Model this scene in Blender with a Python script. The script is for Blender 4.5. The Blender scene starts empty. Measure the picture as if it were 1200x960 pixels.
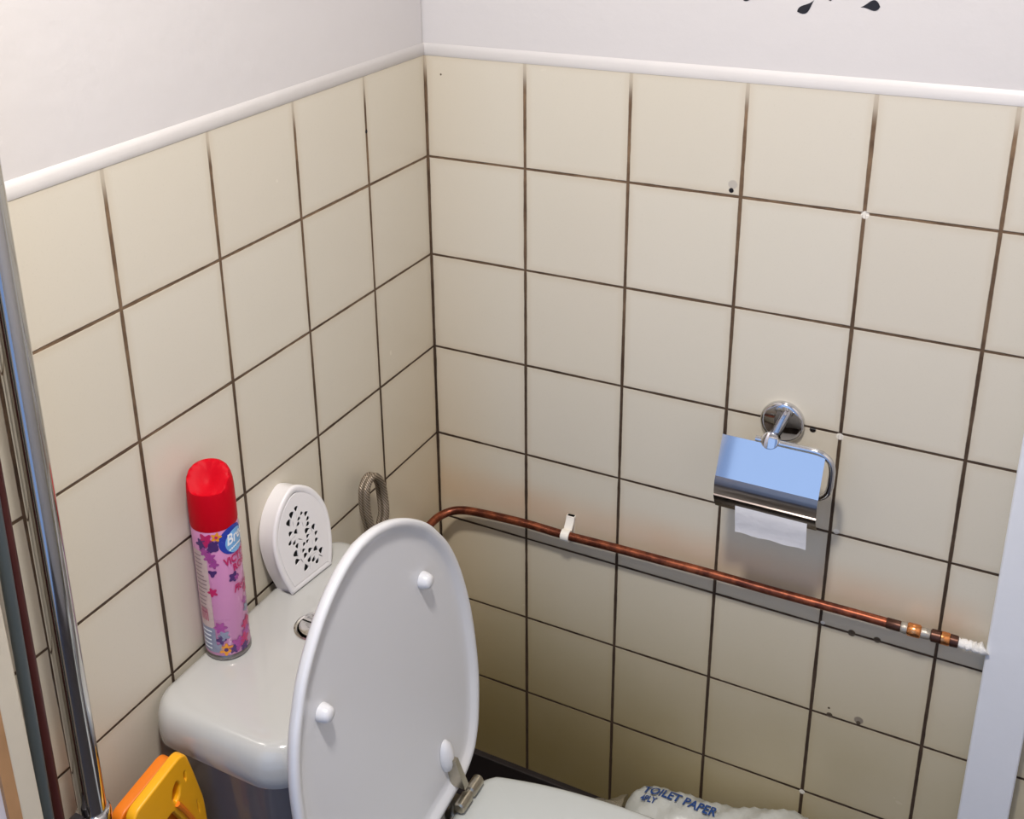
import bpy, bmesh, math, random
from mathutils import Vector, Matrix
random.seed(4)
C = bpy.context.scene.collection
S = bpy.context.scene
PI = math.pi

# ------------------------------------------------------------------ camera, world, lights, exposure
cam_d = bpy.data.cameras.new('camera'); cam = bpy.data.objects.new('camera', cam_d); C.objects.link(cam)
ya, pa, ra = 0.49103, -0.35956, -0.0184
f = Vector((-math.sin(ya)*math.cos(pa), math.cos(ya)*math.cos(pa), math.sin(pa)))
r = Vector((math.cos(ya), math.sin(ya), 0)); u = r.cross(f)
r2 = r*math.cos(ra)+u*math.sin(ra); u2 = -r*math.sin(ra)+u*math.cos(ra)
cam.matrix_world = Matrix(((r2.x, u2.x, -f.x, 0.81201), (r2.y, u2.y, -f.y, -1.36099), (r2.z, u2.z, -f.z, 0.30017), (0, 0, 0, 1)))
cam_d.sensor_fit = 'HORIZONTAL'; cam_d.sensor_width = 36; cam_d.lens = 1324.95/1200*36
cam_d.shift_x = 36.8/1200; cam_d.shift_y = -190.2/1200; cam_d.clip_start = 0.01
S.camera = cam

w = bpy.data.worlds.new('world'); S.world = w; w.use_nodes = True
bg = w.node_tree.nodes['Background']; bg.inputs[0].default_value = (0.36, 0.55, 1.0, 1); bg.inputs[1].default_value = 0.75
S.view_settings.view_transform = 'Standard'; S.view_settings.look = 'None'
S.view_settings.gamma = 1; S.view_settings.use_curve_mapping = False
S.view_settings.exposure = 0.0

def area(name, loc, target, size, power, col, size_y=None, shape='RECTANGLE'):
    d = bpy.data.lights.new(name, 'AREA'); d.shape = shape; d.size = size
    if size_y: d.size_y = size_y
    d.energy = power; d.color = col
    o = bpy.data.objects.new(name, d); C.objects.link(o); o.location = loc
    o.rotation_euler = (Vector(target)-Vector(loc)).to_track_quat('-Z', 'Y').to_euler()
    return o
area('ceiling_lamp_light', (0.53, -0.98, 1.045), (0.53, -0.98, -1), 0.17, 27.5, (1.0, 0.945, 0.89), shape='DISK')
area('doorway_daylight', (0.45, -2.30, 0.10), (0.45, 0, -0.5), 0.9, 2.2, (0.50, 0.68, 1.0), 1.5)

# ------------------------------------------------------------------ helpers
def tag(o, label=None, cat=None, group=None, kind=None):
    if label: o['label'] = label
    if cat: o['category'] = cat
    if group: o['group'] = group
    if kind: o['kind'] = kind
    return o

def thing(name, label, cat, loc=(0, 0, 0), group=None):
    o = bpy.data.objects.new(name, None); C.objects.link(o); o.location = loc
    o.empty_display_size = 0.05
    return tag(o, label, cat, group)

class MB:
    """collects verts (world coordinates) and faces with a material slot each"""
    def __init__(s): s.v = []; s.f = []; s.m = []
    def add(s, vs, fs, mi=0):
        b = len(s.v); s.v += [tuple(q) for q in vs]
        for q in fs: s.f.append(tuple(b+i for i in q)); s.m.append(mi)
    def box(s, x0, x1, y0, y1, z0, z1, mi=0, mat=None):
        vs = [Vector((x, y, z)) for z in (z0, z1) for y in (y0, y1) for x in (x0, x1)]
        if mat: vs = [mat @ q for q in vs]
        s.add(vs, [(0, 2, 3, 1), (4, 5, 7, 6), (0, 1, 5, 4), (2, 6, 7, 3), (0, 4, 6, 2), (1, 3, 7, 5)], mi)
    def loft(s, rings, cap0=True, cap1=True, mi=0, closed=True):
        n = len(rings[0]); vs = [q for rg in rings for q in rg]; fs = []
        for i in range(len(rings)-1):
            for j in range(n if closed else n-1):
                k = (j+1) % n
                fs.append((i*n+j, i*n+k, (i+1)*n+k, (i+1)*n+j))
        if cap0: fs.append(tuple(range(n-1, -1, -1)))
        if cap1: fs.append(tuple(range((len(rings)-1)*n, len(rings)*n)))
        s.add(vs, fs, mi)
    def lathe(s, prof, origin, axis=(0, 0, 1), n=40, mi=0, cap0=True, cap1=True):
        ax = Vector(axis).normalized(); q = ax.to_track_quat('Z', 'Y'); o = Vector(origin)
        s.loft([[o + q @ Vector((rr*math.cos(2*PI*j/n), rr*math.sin(2*PI*j/n), h)) for j in range(n)] for rr, h in prof], cap0, cap1, mi)
    def tube(s, path, rad, n=14, mi=0):
        P = [Vector(q) for q in path]; rings = []; up = None
        for i, q in enumerate(P):
            t = (P[min(i+1, len(P)-1)]-P[max(i-1, 0)]).normalized()
            if up is None: up = Vector((0, 0, 1)) if abs(t.z) < .9 else Vector((1, 0, 0))
            a = t.cross(up).normalized(); up = a.cross(t).normalized()
            rr = rad[i] if isinstance(rad, (list, tuple)) else rad
            rings.append([q + a*rr*math.cos(2*PI*j/n) + up*rr*math.sin(2*PI*j/n) for j in range(n)])
        s.loft(rings, mi=mi)
    def build(s, name, mats, parent=None, smooth=35, bevel=0, seg=2):
        me = bpy.data.meshes.new(name); o = bpy.data.objects.new(name, me); C.objects.link(o)
        org = Vector((0, 0, 0))
        if parent: o.parent = parent; p = parent; 
        q = parent
        while q: org += q.location; q = q.parent
        me.from_pydata([Vector(v)-org for v in s.v], [], s.f)
        if not isinstance(mats, (list, tuple)): mats = [mats]
        for m in mats: me.materials.append(m)
        me.polygons.foreach_set('material_index', s.m)
        bm = bmesh.new(); bm.from_mesh(me); bmesh.ops.recalc_face_normals(bm, faces=bm.faces)
        if bevel:
            es = [e for e in bm.edges if len(e.link_faces) == 2 and e.calc_face_angle(0) > .6]
            bmesh.ops.bevel(bm, geom=es, offset=bevel, segments=seg, affect='EDGES', profile=.6)
        bm.to_mesh(me); bm.free()
        if smooth:
            me.polygons.foreach_set('use_smooth', [True]*len(me.polygons))
            me.set_sharp_from_angle(angle=math.radians(smooth))
        me.update(); return o

def catmull(P, k=8):
    P = [Vector(q) for q in P]; Q = [P[0]*2-P[1]] + P + [P[-1]*2-P[-2]]; out = []
    for i in range(1, len(Q)-2):
        for j in range(k):
            t = j/k; a, b, c, d = Q[i-1], Q[i], Q[i+1], Q[i+2]
            out.append(.5*((2*b)+(c-a)*t+(2*a-5*b+4*c-d)*t*t+(3*b-a-3*c+d)*t*t*t))
    out.append(P[-1]); return out

def interp(tab, x):
    for (a, b), (c, d) in zip(tab, tab[1:]):
        if x <= c: return b+(d-b)*(x-a)/(c-a) if c > a else d
    return tab[-1][1]

def rrect(x0, x1, y0, y1, ra, z, rb=None, n=10, bow=0):
    """rounded rectangle, ra = corner radius at the x1 side, rb at the x0 side"""
    rb = ra if rb is None else rb; out = []
    for cx, cy, rr, a0 in ((x1-ra, y1-ra, ra, 0), (x0+rb, y1-rb, rb, 90), (x0+rb, y0+rb, rb, 180), (x1-ra, y0+ra, ra, 270)):
        for i in range(n+1):
            a = math.radians(a0+90*i/n); out.append(Vector((cx+rr*math.cos(a), cy+rr*math.sin(a), z)))
    return out

def inset(ring, d):
    n = len(ring); out = []
    for i in range(n):
        a, b, c = ring[i-1], ring[i], ring[(i+1) % n]
        t = (c-a); nrm = Vector((-t.y, t.x)); nrm = nrm.normalized() if nrm.length > 0 else nrm
        out.append(Vector((b.x+nrm.x*d, b.y+nrm.y*d)))
    return out

def plate2d(splines, extrude, bevel, xf, name, mat, parent=None, smooth=35, res=2):
    """filled 2D outline with holes, given thickness, placed by the matrix xf"""
    cu = bpy.data.curves.new('outline', 'CURVE'); cu.dimensions = '2D'; cu.fill_mode = 'BOTH'
    cu.extrude = extrude; cu.bevel_depth = bevel; cu.bevel_resolution = res
    for sp in splines:
        s = cu.splines.new('POLY'); s.points.add(len(sp)-1)
        for p, q in zip(s.points, sp): p.co = (q[0], q[1], 0, 1)
        s.use_cyclic_u = True
    return curve_mesh(cu, xf, name, mat, parent, smooth)

def curve_mesh(cu, xf, name, mat, parent=None, smooth=35):
    vs, fs = curve_data(cu)
    mb = MB(); mb.add([xf @ Vector(v) for v in vs], fs)
    return mb.build(name, mat, parent, smooth)

def curve_data(cu):
    tmp = bpy.data.objects.new('tmp', cu); C.objects.link(tmp)
    dg = bpy.context.evaluated_depsgraph_get(); dg.update()
    me = bpy.data.meshes.new_from_object(tmp.evaluated_get(dg))
    vs = [v.co.copy() for v in me.vertices]; fs = [tuple(p.vertices) for p in me.polygons]
    bpy.data.objects.remove(tmp); bpy.data.meshes.remove(me); bpy.data.curves.remove(cu)
    return vs, fs

def text_data(body, size, bold=0.0, shear=0.0, sx=1.0):
    cu = bpy.data.curves.new('text', 'FONT'); cu.body = body; cu.size = size; cu.offset = bold; cu.shear = shear
    cu.resolution_u = 3; cu.fill_mode = 'FRONT'
    vs, fs = curve_data(cu)
    return [Vector((v.x*sx, v.y, 0)) for v in vs], fs

# ------------------------------------------------------------------ materials
class NT:
    def __init__(s, name):
        s.m = bpy.data.materials.new(name); s.m.use_nodes = True; s.t = s.m.node_tree
        s.b = s.t.nodes['Principled BSDF']; s.out = s.t.nodes['Material Output']
        s._co = None
    def n(s, ty, **k):
        nd = s.t.nodes.new(ty)
        for a, b in k.items(): setattr(nd, a, b)
        return nd
    def put(s, sock, v):
        if hasattr(v, 'is_output') or isinstance(v, bpy.types.NodeSocket): s.t.links.new(v, sock)
        elif isinstance(v, (tuple, list)) and len(v) == 3 and sock.type == 'RGBA': sock.default_value = (*v, 1)
        else: sock.default_value = v
    def math(s, op, a, b=0.0, c=None):
        nd = s.n('ShaderNodeMath', operation=op); s.put(nd.inputs[0], a); s.put(nd.inputs[1], b)
        if c is not None: s.put(nd.inputs[2], c)
        return nd.outputs[0]
    def xyz(s):
        if not s._co:
            tc = s.n('ShaderNodeTexCoord'); s.co = tc.outputs['Object']
            sp = s.n('ShaderNodeSeparateXYZ'); s.t.links.new(s.co, sp.inputs[0]); s._co = sp.outputs
        return s._co
    def noise(s, scale, detail=3, rough=.5, vec=None):
        s.xyz(); nd = s.n('ShaderNodeTexNoise'); nd.inputs['Scale'].default_value = scale
        nd.inputs['Detail'].default_value = detail; nd.inputs['Roughness'].default_value = rough
        s.put(nd.inputs['Vector'], vec or s.co); return nd.outputs[0]
    def step(s, x, a, b, lo=0.0, hi=1.0):
        nd = s.n('ShaderNodeMapRange', interpolation_type='SMOOTHSTEP'); s.put(nd.inputs[0], x)
        for i, q in zip((1, 2, 3, 4), (a, b, lo, hi)): s.put(nd.inputs[i], q)
        return nd.outputs[0]
    def mix(s, fac, a, b, blend='MIX'):
        nd = s.n('ShaderNodeMix', data_type='RGBA', blend_type=blend)
        s.put(nd.inputs[0], fac); s.put(nd.inputs[6], a); s.put(nd.inputs[7], b); return nd.outputs[2]
    def bump(s, h, dist=.001, strength=1.0):
        nd = s.n('ShaderNodeBump'); nd.inputs['Distance'].default_value = dist; nd.inputs['Strength'].default_value = strength
        s.put(nd.inputs['Height'], h); s.t.links.new(nd.outputs[0], s.b.inputs['Normal'])
    def set(s, col=None, rough=None, metal=None, **k):
        if col is not None: s.put(s.b.inputs['Base Color'], col)
        if rough is not None: s.put(s.b.inputs['Roughness'], rough)
        if metal is not None: s.put(s.b.inputs['Metallic'], metal)
        for a, v in k.items(): s.put(s.b.inputs[a.replace('_', ' ')], v)
        return s

def simple(name, col, rough=.5, metal=0.0, var=.06, scale=25, bump=0.0, bscale=60, **k):
    t = NT(name)
    if var == 0: return t.set(col, rough, metal, **k).m
    nz = t.noise(scale, 3)
    c = t.mix(nz, tuple(q*(1-var) for q in col), tuple(min(1, q*(1+var)) for q in col))
    rg = t.math('MULTIPLY_ADD', nz, rough*.3, rough*.85)
    t.set(c, rg, metal, **k)
    if bump: t.bump(t.noise(bscale, 4), bump)
    return t.m

PITCH = 0.152
def tile_mat(name, axis, spots, back=False):
    t = NT(name); X, Y, Z = t.xyz()
    if axis == 'x': uu = t.math('SUBTRACT', X, 0.1565); cu = X
    else: uu = t.math('SUBTRACT', t.math('MULTIPLY', Y, -1), 0.1549); cu = t.math('MULTIPLY', Y, -1)
    wob = t.math('MULTIPLY', t.math('SUBTRACT', t.noise(38, 4, .6), .5), .0014)
    du = t.math('PINGPONG', uu, PITCH/2); dv = t.math('PINGPONG', Z, PITCH/2)
    # the first column of tiles is not cut: no line between corner and first joint
    corner = t.math('ABSOLUTE', cu)
    first = t.math('LESS_THAN', cu, 0.10); du = t.math('ADD', du, t.math('MULTIPLY', first, 1.0))
    du = t.math('MINIMUM', du, t.math('MULTIPLY', corner, .8))
    wid = t.noise(9, 2)
    lu = t.step(t.math('ADD', du, wob), t.math('MULTIPLY_ADD', wid, .0016, .0009), t.math('MULTIPLY_ADD', wid, .0018, .0019), 1.0, 0.0)
    lv = t.step(t.math('ADD', dv, wob), t.math('MULTIPLY_ADD', wid, .0012, .0006), t.math('MULTIPLY_ADD', wid, .0014, .0016), 1.0, 0.0)
    paint = t.step(Z, -.045, -.012, 1.0, .25)              # joints painted over just below the plaster
    lu = t.math('MULTIPLY', lu, paint)
    lv = t.math('MULTIPLY', lv, t.math('GREATER_THAN', Z, -1.19)); line = t.math('MAXIMUM', lu, lv)
    dirt = t.step(t.noise(13, 5, .7), .30, .78)
    low = t.step(Z, -.55, -.05, 0.0, 1.0)                  # joints are older and blacker low down
    gl = t.mix(dirt, t.mix(low, (.036, .020, .011), (.085, .048, .027)), t.mix(low, (.085, .055, .033), (.27, .175, .10)))
    # per tile tint
    iu = t.math('FLOOR', t.math('DIVIDE', uu, PITCH)); iv = t.math('FLOOR', t.math('DIVIDE', Z, PITCH))
    cb = t.n('ShaderNodeCombineXYZ'); t.put(cb.inputs[0], iu); t.put(cb.inputs[1], iv)
    wn = t.n('ShaderNodeTexWhiteNoise', noise_dimensions='3D'); t.put(wn.inputs['Vector'], cb.outputs[0])
    base = t.mix(wn.outputs['Value'], (.640, .588, .490), (.670, .624, .530))
    base = t.mix(t.math('MULTIPLY', t.noise(4, 2), .5), base, (.62, .585, .475))
    base = t.mix(t.step(Z, -.95, -.50, .35, 0.0), base, (.62, .52, .33))
    base = t.mix(t.math('MULTIPLY', t.step(t.noise(420, 2), .60, .72), .10), base, (.40, .36, .27))
    # yellowish grime along the joints
    near = t.step(t.math('MINIMUM', du, dv), 0.0, .014, .22, 0.0)
    base = t.mix(near, base, (.45, .33, .19))
    # old limescale and grime low down, plus painted-in shade by the toilet
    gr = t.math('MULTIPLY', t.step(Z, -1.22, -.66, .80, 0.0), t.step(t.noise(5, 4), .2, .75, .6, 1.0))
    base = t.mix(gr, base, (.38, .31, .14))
    lv = lv
    if back:   # rust bleeding from the copper pipe
        dz = t.math('ABSOLUTE', t.math('ADD', Z, .700))
        ru = t.math('MULTIPLY', t.step(dz, 0.0, .060, .55, 0.0), t.step(t.noise(9, 4), .2, .8, .55, 1.0))
        ru = t.math('MULTIPLY', ru, t.step(X, .78, .84, 1.0, 0.0))
        base = t.mix(ru, base, (.60, .37, .21))
        rc = t.math('MULTIPLY', t.step(X, .0, .14, .42, 0.0), t.step(Z, -.75, -.3, .8, .25))
        base = t.mix(rc, base, (.55, .40, .22))
        rd = t.math('MULTIPLY', t.step(X, .15, .65, .85, 0.0), t.step(Z, -1.20, -.80, .9, 0.0))  # low corner behind the toilet: stain mixed with painted-in occlusion shade
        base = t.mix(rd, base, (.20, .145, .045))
    else:
        rc = t.math('MULTIPLY', t.step(cu, .0, .34, .5, 0.0), t.step(Z, -.70, -.2, .9, .15))
        base = t.mix(rc, base, (.55, .42, .24))
    col = t.mix(line, base, gl)
    hole = None
    for (a, b, rr, c) in spots:
        da = t.math('SUBTRACT', cu, a); db = t.math('SUBTRACT', Z, b)
        dd = t.math('SQRT', t.math('ADD', t.math('MULTIPLY', da, da), t.math('MULTIPLY', db, db)))
        dd = t.math('ADD', dd, t.math('MULTIPLY', wob, 2.2))
        col = t.mix(t.step(dd, rr*.75, rr*1.05, 1.0, 0.0), col, c)
    t.set(col, t.math('MULTIPLY_ADD', line, .5, t.math('MULTIPLY_ADD', t.noise(30, 3), .1, .20)), 0.0)
    t.put(t.b.inputs['Specular IOR Level'], .38)
    h = t.math('SUBTRACT', t.math('MULTIPLY', t.noise(16, 2), .25), line)
    t.bump(h, .0012, .8)
    return t.m

GREY = (.26, .22, .17); BLK = (.01, .008, .008); WHT = (.78, .74, .66); OLD = (.10, .075, .05)
M = {}
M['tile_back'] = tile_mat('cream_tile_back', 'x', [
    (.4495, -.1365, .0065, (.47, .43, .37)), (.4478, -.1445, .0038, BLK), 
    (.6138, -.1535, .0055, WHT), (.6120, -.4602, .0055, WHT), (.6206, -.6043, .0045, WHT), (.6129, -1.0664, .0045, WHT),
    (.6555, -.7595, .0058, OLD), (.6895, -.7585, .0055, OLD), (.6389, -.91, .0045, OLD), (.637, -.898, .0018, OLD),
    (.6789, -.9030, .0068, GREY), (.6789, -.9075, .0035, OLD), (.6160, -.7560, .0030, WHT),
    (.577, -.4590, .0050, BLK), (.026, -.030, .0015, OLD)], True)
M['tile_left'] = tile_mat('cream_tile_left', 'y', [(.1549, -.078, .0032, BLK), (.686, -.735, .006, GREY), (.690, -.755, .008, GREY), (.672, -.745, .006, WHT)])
def plaster(name, a, b):
    t = NT(name); n1 = t.noise(3, 2); n2 = t.noise(28, 5, .6)
    t.set(t.mix(n1, a, b), .62, 0.0); t.bump(t.math('ADD', n2, t.math('MULTIPLY', n1, 1.5)), .0015, .5); return t.m
M['plaster'] = plaster('white_plaster', (.605, .582, .570), (.635, .606, .592))
M['white_paint'] = simple('white_gloss_paint', (.68, .655, .635), .4, bump=.0006, bscale=40, var=.02)
M['post_paint'] = simple('white_painted_wood', (.78, .80, .84), .35, bump=.0004, var=.02)
M['ceiling'] = plaster('ceiling_paint', (.82, .81, .80), (.85, .84, .83))
M['cream_paint'] = simple('cream_painted_wood', (.60, .54, .43), .4, bump=.0004)
M['brown_wood'] = simple('bare_brown_wood', (.40, .22, .10), .6, var=.3, scale=18)
M['pale_paint'] = simple('pale_painted_door', (.62, .60, .66), .4)
def floor_mat():
    t = NT('dark_floor_covering'); n1 = t.noise(60, 5, .7)
    t.set(t.mix(n1, (.020, .016, .018), (.055, .045, .045)), .5, 0.0); t.bump(n1, .001); return t.m
M['floor'] = floor_mat()
M['skirting'] = simple('dark_skirting', (.022, .017, .017), .5, var=.3)
M['porcelain'] = simple('white_porcelain', (.475, .475, .455), .10, var=.01, Coat_Weight=.5, Coat_Roughness=.05)
M['porcelain_grey_shaded'] = simple('grey_shaded_cistern_glaze', (.20, .18, .175), .14, var=.05, Coat_Weight=.3)  # grey body, darkened further to paint in the shade below the lid
M['seat_plastic'] = simple('white_seat_plastic', (.66, .665, .685), .28, var=.0)
M['seat_ring'] = simple('white_seat_ring_plastic', (.49, .51, .49), .16, var=.0)
M['button_chrome'] = simple('chrome', (.75, .73, .70), .12, 1.0, var=.04)
M['chrome'] = simple('polished_chrome', (.66, .66, .67), .05, 1.0, var=.02)
M['dark_reflection'] = simple('dark_reflection_chrome', (.26, .22, .20), .20, 1.0, var=.08, scale=80)  # flap lip chrome, the dark room's reflection painted into its colour
M['hinge_metal'] = simple('tarnished_hinge_metal', (.42, .38, .30), .3, 1.0, var=.2)
def copper_mat():
    t = NT('aged_copper'); n1 = t.noise(45, 5, .65); n2 = t.noise(12, 3)
    c = t.mix(t.step(n1, .35, .7), (.10, .026, .014), (.32, .090, .040))
    c = t.mix(t.math('MULTIPLY', t.step(n2, .5, .75), .5), c, (.10, .030, .02))
    t.set(c, t.math('MULTIPLY_ADD', n1, .25, .25), .75); t.bump(n1, .0003); return t.m
M['copper'] = copper_mat()
M['bright_copper'] = simple('bright_copper', (.85, .34, .12), .22, 1.0, var=.2, scale=90)
M['dark_copper'] = simple('burnt_copper', (.085, .035, .022), .35, .7, var=.4, scale=90)
M['solder'] = simple('grey_solder', (.42, .38, .32), .4, .6, var=.25, scale=150, bump=.0006, bscale=200)
M['filler'] = simple('white_filler', (.82, .80, .76), .8, bump=.002, bscale=120)
M['clip'] = simple('white_clip_plastic', (.84, .80, .72), .35)
def hose_mat():
    t = NT('braided_hose'); X, Y, Z = t.xyz()
    wv = t.n('ShaderNodeTexWave', wave_type='BANDS', bands_direction='DIAGONAL'); wv.inputs['Scale'].default_value = 130
    t.put(wv.inputs['Vector'], t.co)
    t.set(t.mix(wv.outputs[1], (.15, .115, .085), (.42, .35, .27)), .35, .55); t.bump(wv.outputs[1], .0006); return t.m
M['hose'] = hose_mat()
M['steel'] = simple('satin_steel_tube', (.60, .60, .60), .10, 1.0, var=.04)
M['blue_steel'] = simple('blue_grey_painted_pipe', (.075, .095, .105), .35, .2, var=.1)
M['maroon'] = simple('red_brown_pipe', (.075, .018, .016), .35, .3, var=.25)
M['dark_metal'] = simple('dark_bracket_metal', (.06, .055, .06), .4, .6, var=.2)
M['red'] = simple('red_plastic', (.52, .001, .010), .5, var=.02, Specular_IOR_Level=.10)
M['pink'] = simple('pink_label', (.66, .27, .50), .28, var=.05)
M['blue'] = simple('deep_blue_print', (.02, .045, .36), .28)
M['sky'] = simple('light_blue_print', (.20, .45, .80), .28, var=.3, scale=60)
M['ink_white'] = simple('white_print', (.85, .88, .92), .3)
M['magenta'] = simple('crimson_print', (.50, .015, .12), .3)
M['purple'] = simple('dark_purple_print', (.07, .025, .14), .3, var=.3)
M['violet'] = simple('violet_print', (.36, .06, .28), .3, var=.35, scale=120)
M['orange_print'] = simple('orange_print', (.78, .30, .02), .3)
M['beige_panel'] = simple('beige_print', (.58, .44, .42), .3, var=.15, scale=200)
M['slate_print'] = simple('slate_print', (.24, .26, .36), .3, var=.3, scale=150)
M['text_grey'] = simple('small_print', (.30, .20, .22), .4)
M['can_metal'] = simple('tin', (.28, .26, .26), .3, 1.0, var=.1)
M['freshener'] = simple('white_freshener_plastic', (.76, .74, .74), .35, var=.01)
M['dark_inside'] = simple('dark_gel_pad', (.008, .008, .008), .8)
M['paper'] = simple('white_tissue', (.80, .79, .80), .9, var=.04, scale=70, bump=.0008, bscale=90)
M['card'] = simple('card_core', (.45, .34, .22), .9)
M['yellow'] = simple('yellow_plastic', (.86, .40, .006), .38, var=.08, scale=30)
M['orange'] = simple('orange_plastic', (.80, .20, .008), .42, var=.1, scale=30)
M['black_vinyl'] = simple('black_vinyl', (.010, .008, .010), .45)
M['lamp_white'] = simple('lamp_base_white', (.8, .8, .8), .4)
def wrap_mat(name, alpha, col):
    t = NT(name); t.set(t.mix(t.noise(25, 4), tuple(q*.88 for q in col), col), .28, 0.0)
    t.put(t.b.inputs['Alpha'], alpha); t.bump(t.noise(38, 5, .65), .004, .5); return t.m
M['wrap'] = wrap_mat('white_printed_film', 1.0, (.58, .60, .57))
M['film'] = wrap_mat('clear_film', .38, (.62, .56, .44))
M['pack_blue'] = simple('navy_print', (.02, .07, .26), .35)
M['pack_grey'] = simple('grey_print', (.16, .14, .16), .4)

# ------------------------------------------------------------------ room
FZ, CZ, RX, FY = -1.31, 1.10, 1.35, -1.80
def wallbox(name, boxes, mats):
    mb = MB()
    for b in boxes: mb.box(*b)
    o = mb.build(name, mats, smooth=0); return tag(o, kind='structure')
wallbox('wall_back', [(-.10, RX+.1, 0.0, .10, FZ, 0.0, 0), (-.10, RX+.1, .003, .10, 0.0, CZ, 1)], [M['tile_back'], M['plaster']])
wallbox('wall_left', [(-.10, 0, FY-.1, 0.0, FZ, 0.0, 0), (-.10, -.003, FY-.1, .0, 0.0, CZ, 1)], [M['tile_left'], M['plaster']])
wallbox('wall_right', [(RX, RX+.1, FY-.1, 0.0, FZ, CZ, 0)], [M['plaster']])
wallbox('wall_front', [(0, .05, FY-.1, FY, FZ, CZ, 0), (1.20, RX, FY-.1, FY, FZ, CZ, 0), (.05, 1.20, FY-.1, FY, .72, CZ, 0)], [M['plaster']])
wallbox('floor', [(-.1, RX+.1, FY-.12, .1, FZ-.05, FZ, 0)], [M['floor']])
wallbox('ceiling', [(-.1, RX+.1, FY-.1, .1, CZ, CZ+.05, 0)], [M['ceiling']])
# painted bead along the top of the tiling
def bead(name, path):
    mb = MB(); n = 10
    rings = []
    for (px, py, nx, ny) in path:
        rings.append([Vector((px+nx*d, py+ny*d, z)) for d, z in ((-.003, -.004), (.0006, -.0045), (.0016, -.002), (.0017, .002), (.0010, .006), (-.0004, .0095), (-.0035, .0125))])
    mb.loft(rings); return tag(mb.build(name, M['white_paint'], smooth=60), kind='structure')
bead('trim_1', [(0, 0, .7, -.7), (RX, 0, 0, -1)])
bead('trim_2', [(0, 0, .7, -.7), (0, FY, 1, 0)])
def skirt(name, *b):
    mb = MB(); mb.box(*b); return tag(mb.build(name, M['skirting'], smooth=0, bevel=.002), kind='structure')
skirt('baseboard_back', .012, .823, -.012, 0, FZ, -1.229)
skirt('baseboard_left', 0, .012, -.93, 0, FZ, -1.229)
mb = MB(); mb.box(.823, .884, -.022, 0, FZ, CZ)
tag(mb.build('trim_3', M['post_paint'], smooth=0, bevel=.004, seg=3), kind='structure')
# painted frame post on the left wall, nearest the camera
mb = MB(); mb.box(0, .100, -.893, -.873, FZ, CZ); tag(mb.build('trim_4', M['cream_paint'], smooth=0, bevel=.002), kind='structure')
mb = MB(); mb.box(0, .100, -.905, -.893, FZ, CZ); tag(mb.build('trim_5', M['brown_wood'], smooth=0), kind='structure')
mb = MB(); mb.box(0, .096, -1.30, -.905, FZ, CZ); tag(mb.build('trim_6', M['pale_paint'], smooth=0), kind='structure')

# ------------------------------------------------------------------ ceiling lamp (above the frame)
t = thing('ceiling_lamp', 'round white ceiling lamp over the middle of the room', 'lamp', (.53, -.98, CZ))
mb = MB(); mb.lathe([(.13, 0), (.13, -.015), (.12, -.03), (.105, -.045), (.10, -.048), (.10, -.030)], (.53, -.98, CZ), cap0=True, cap1=True)
mb.build('lamp_base', M['lamp_white'], t)

# ------------------------------------------------------------------ toilet
LT = [(0, .100), (.008, .122), (.02, .140), (.04, .154), (.06, .163), (.10, .175), (.14, .182), (.20, .186), (.25, .184), (.30, .176), (.34, .163), (.37, .147), (.40, .127), (.43, .096), (.45, .067), (.463, .038), (.468, .018)]
ST = [(0, .118), (.006, .133), (.016, .146), (.03, .154), (.087, .168), (.14, .176), (.20, .181), (.25, .181), (.30, .174), (.34, .161), (.37, .146), (.40, .125), (.43, .095), (.45, .066), (.463, .038), (.468, .018)]
def outline(tab):
    pts = [Vector((-a[1], a[0])) for a in tab]
    cur = catmull([Vector((p.x, p.y, 0)) for p in pts], 4)
    left = [Vector((p.x, p.y)) for p in cur]
    return [Vector((-p.x, p.y)) for p in left] + [Vector((0, tab[-1][0]+.002))] + left[::-1]   # counter-clockwise
toilet = thing('toilet', 'white close-coupled toilet with its lid raised, standing against the left wall', 'toilet', (.24, -.48, FZ))
# cistern body
mb = MB()
mb.loft([rrect(.016, .176, -.628, -.332, .04, -.915, .03), rrect(.012, .182, -.636, -.324, .045, -.80, .03),
         rrect(.010, .187, -.643, -.317, .048, -.68, .03), rrect(.010, .187, -.643, -.317, .048, -.640, .03)])
mb.build('cistern', M['porcelain_grey_shaded'], toilet, smooth=40)
mb = MB(); rings = []
for d, z in ((.010, -.660), (.003, -.6585), (0, -.654), (-.0005, -.640), (0, -.630), (.002, -.621), (.006, -.6135), (.012, -.6085), (.020, -.6062), (.035, -.6052)):
    rings.append(rrect(.003+d*.6, .204-d, -.664+d, -.300-d, .052-min(d, .02), z, .036-min(d, .02)*.8))
mb.loft(rings); lid = mb.build('cistern_lid', M['porcelain'], toilet, smooth=60)
# flush button set in a dished ring
bc = (.103, -.474)
mb = MB(); mb.lathe([(.0265, 0), (.0265, .0018), (.0245, .0028), (.0225, .0016), (.0225, 0)], (*bc, -.6052), n=48)
fb = mb.build('flush_button', M['button_chrome'], toilet, smooth=40)
for sgn, w0 in ((1, .012), (-1, .012)):
    mb = MB(); pts = []
    for i in range(25):
        a = -PI/2 + PI*i/24; pts.append(Vector((math.cos(a)*.0195*sgn, math.sin(a)*.0195)))
    base = [Vector((bc[0]+p.y, bc[1]+p.x+sgn*.0012, -.6040)) for p in pts]
    mid = [Vector((q.x, q.y, -.6008)) for q in base]
    cen = Vector((bc[0], bc[1]+sgn*.009, 0))
    top = [Vector((cen.x+(q.x-cen.x)*.8, cen.y+(q.y-cen.y)*.8, -.5998)) for q in base]
    mb.loft([base, mid, top]); mb.build('button_half', M['button_chrome'], fb, smooth=50)
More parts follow.
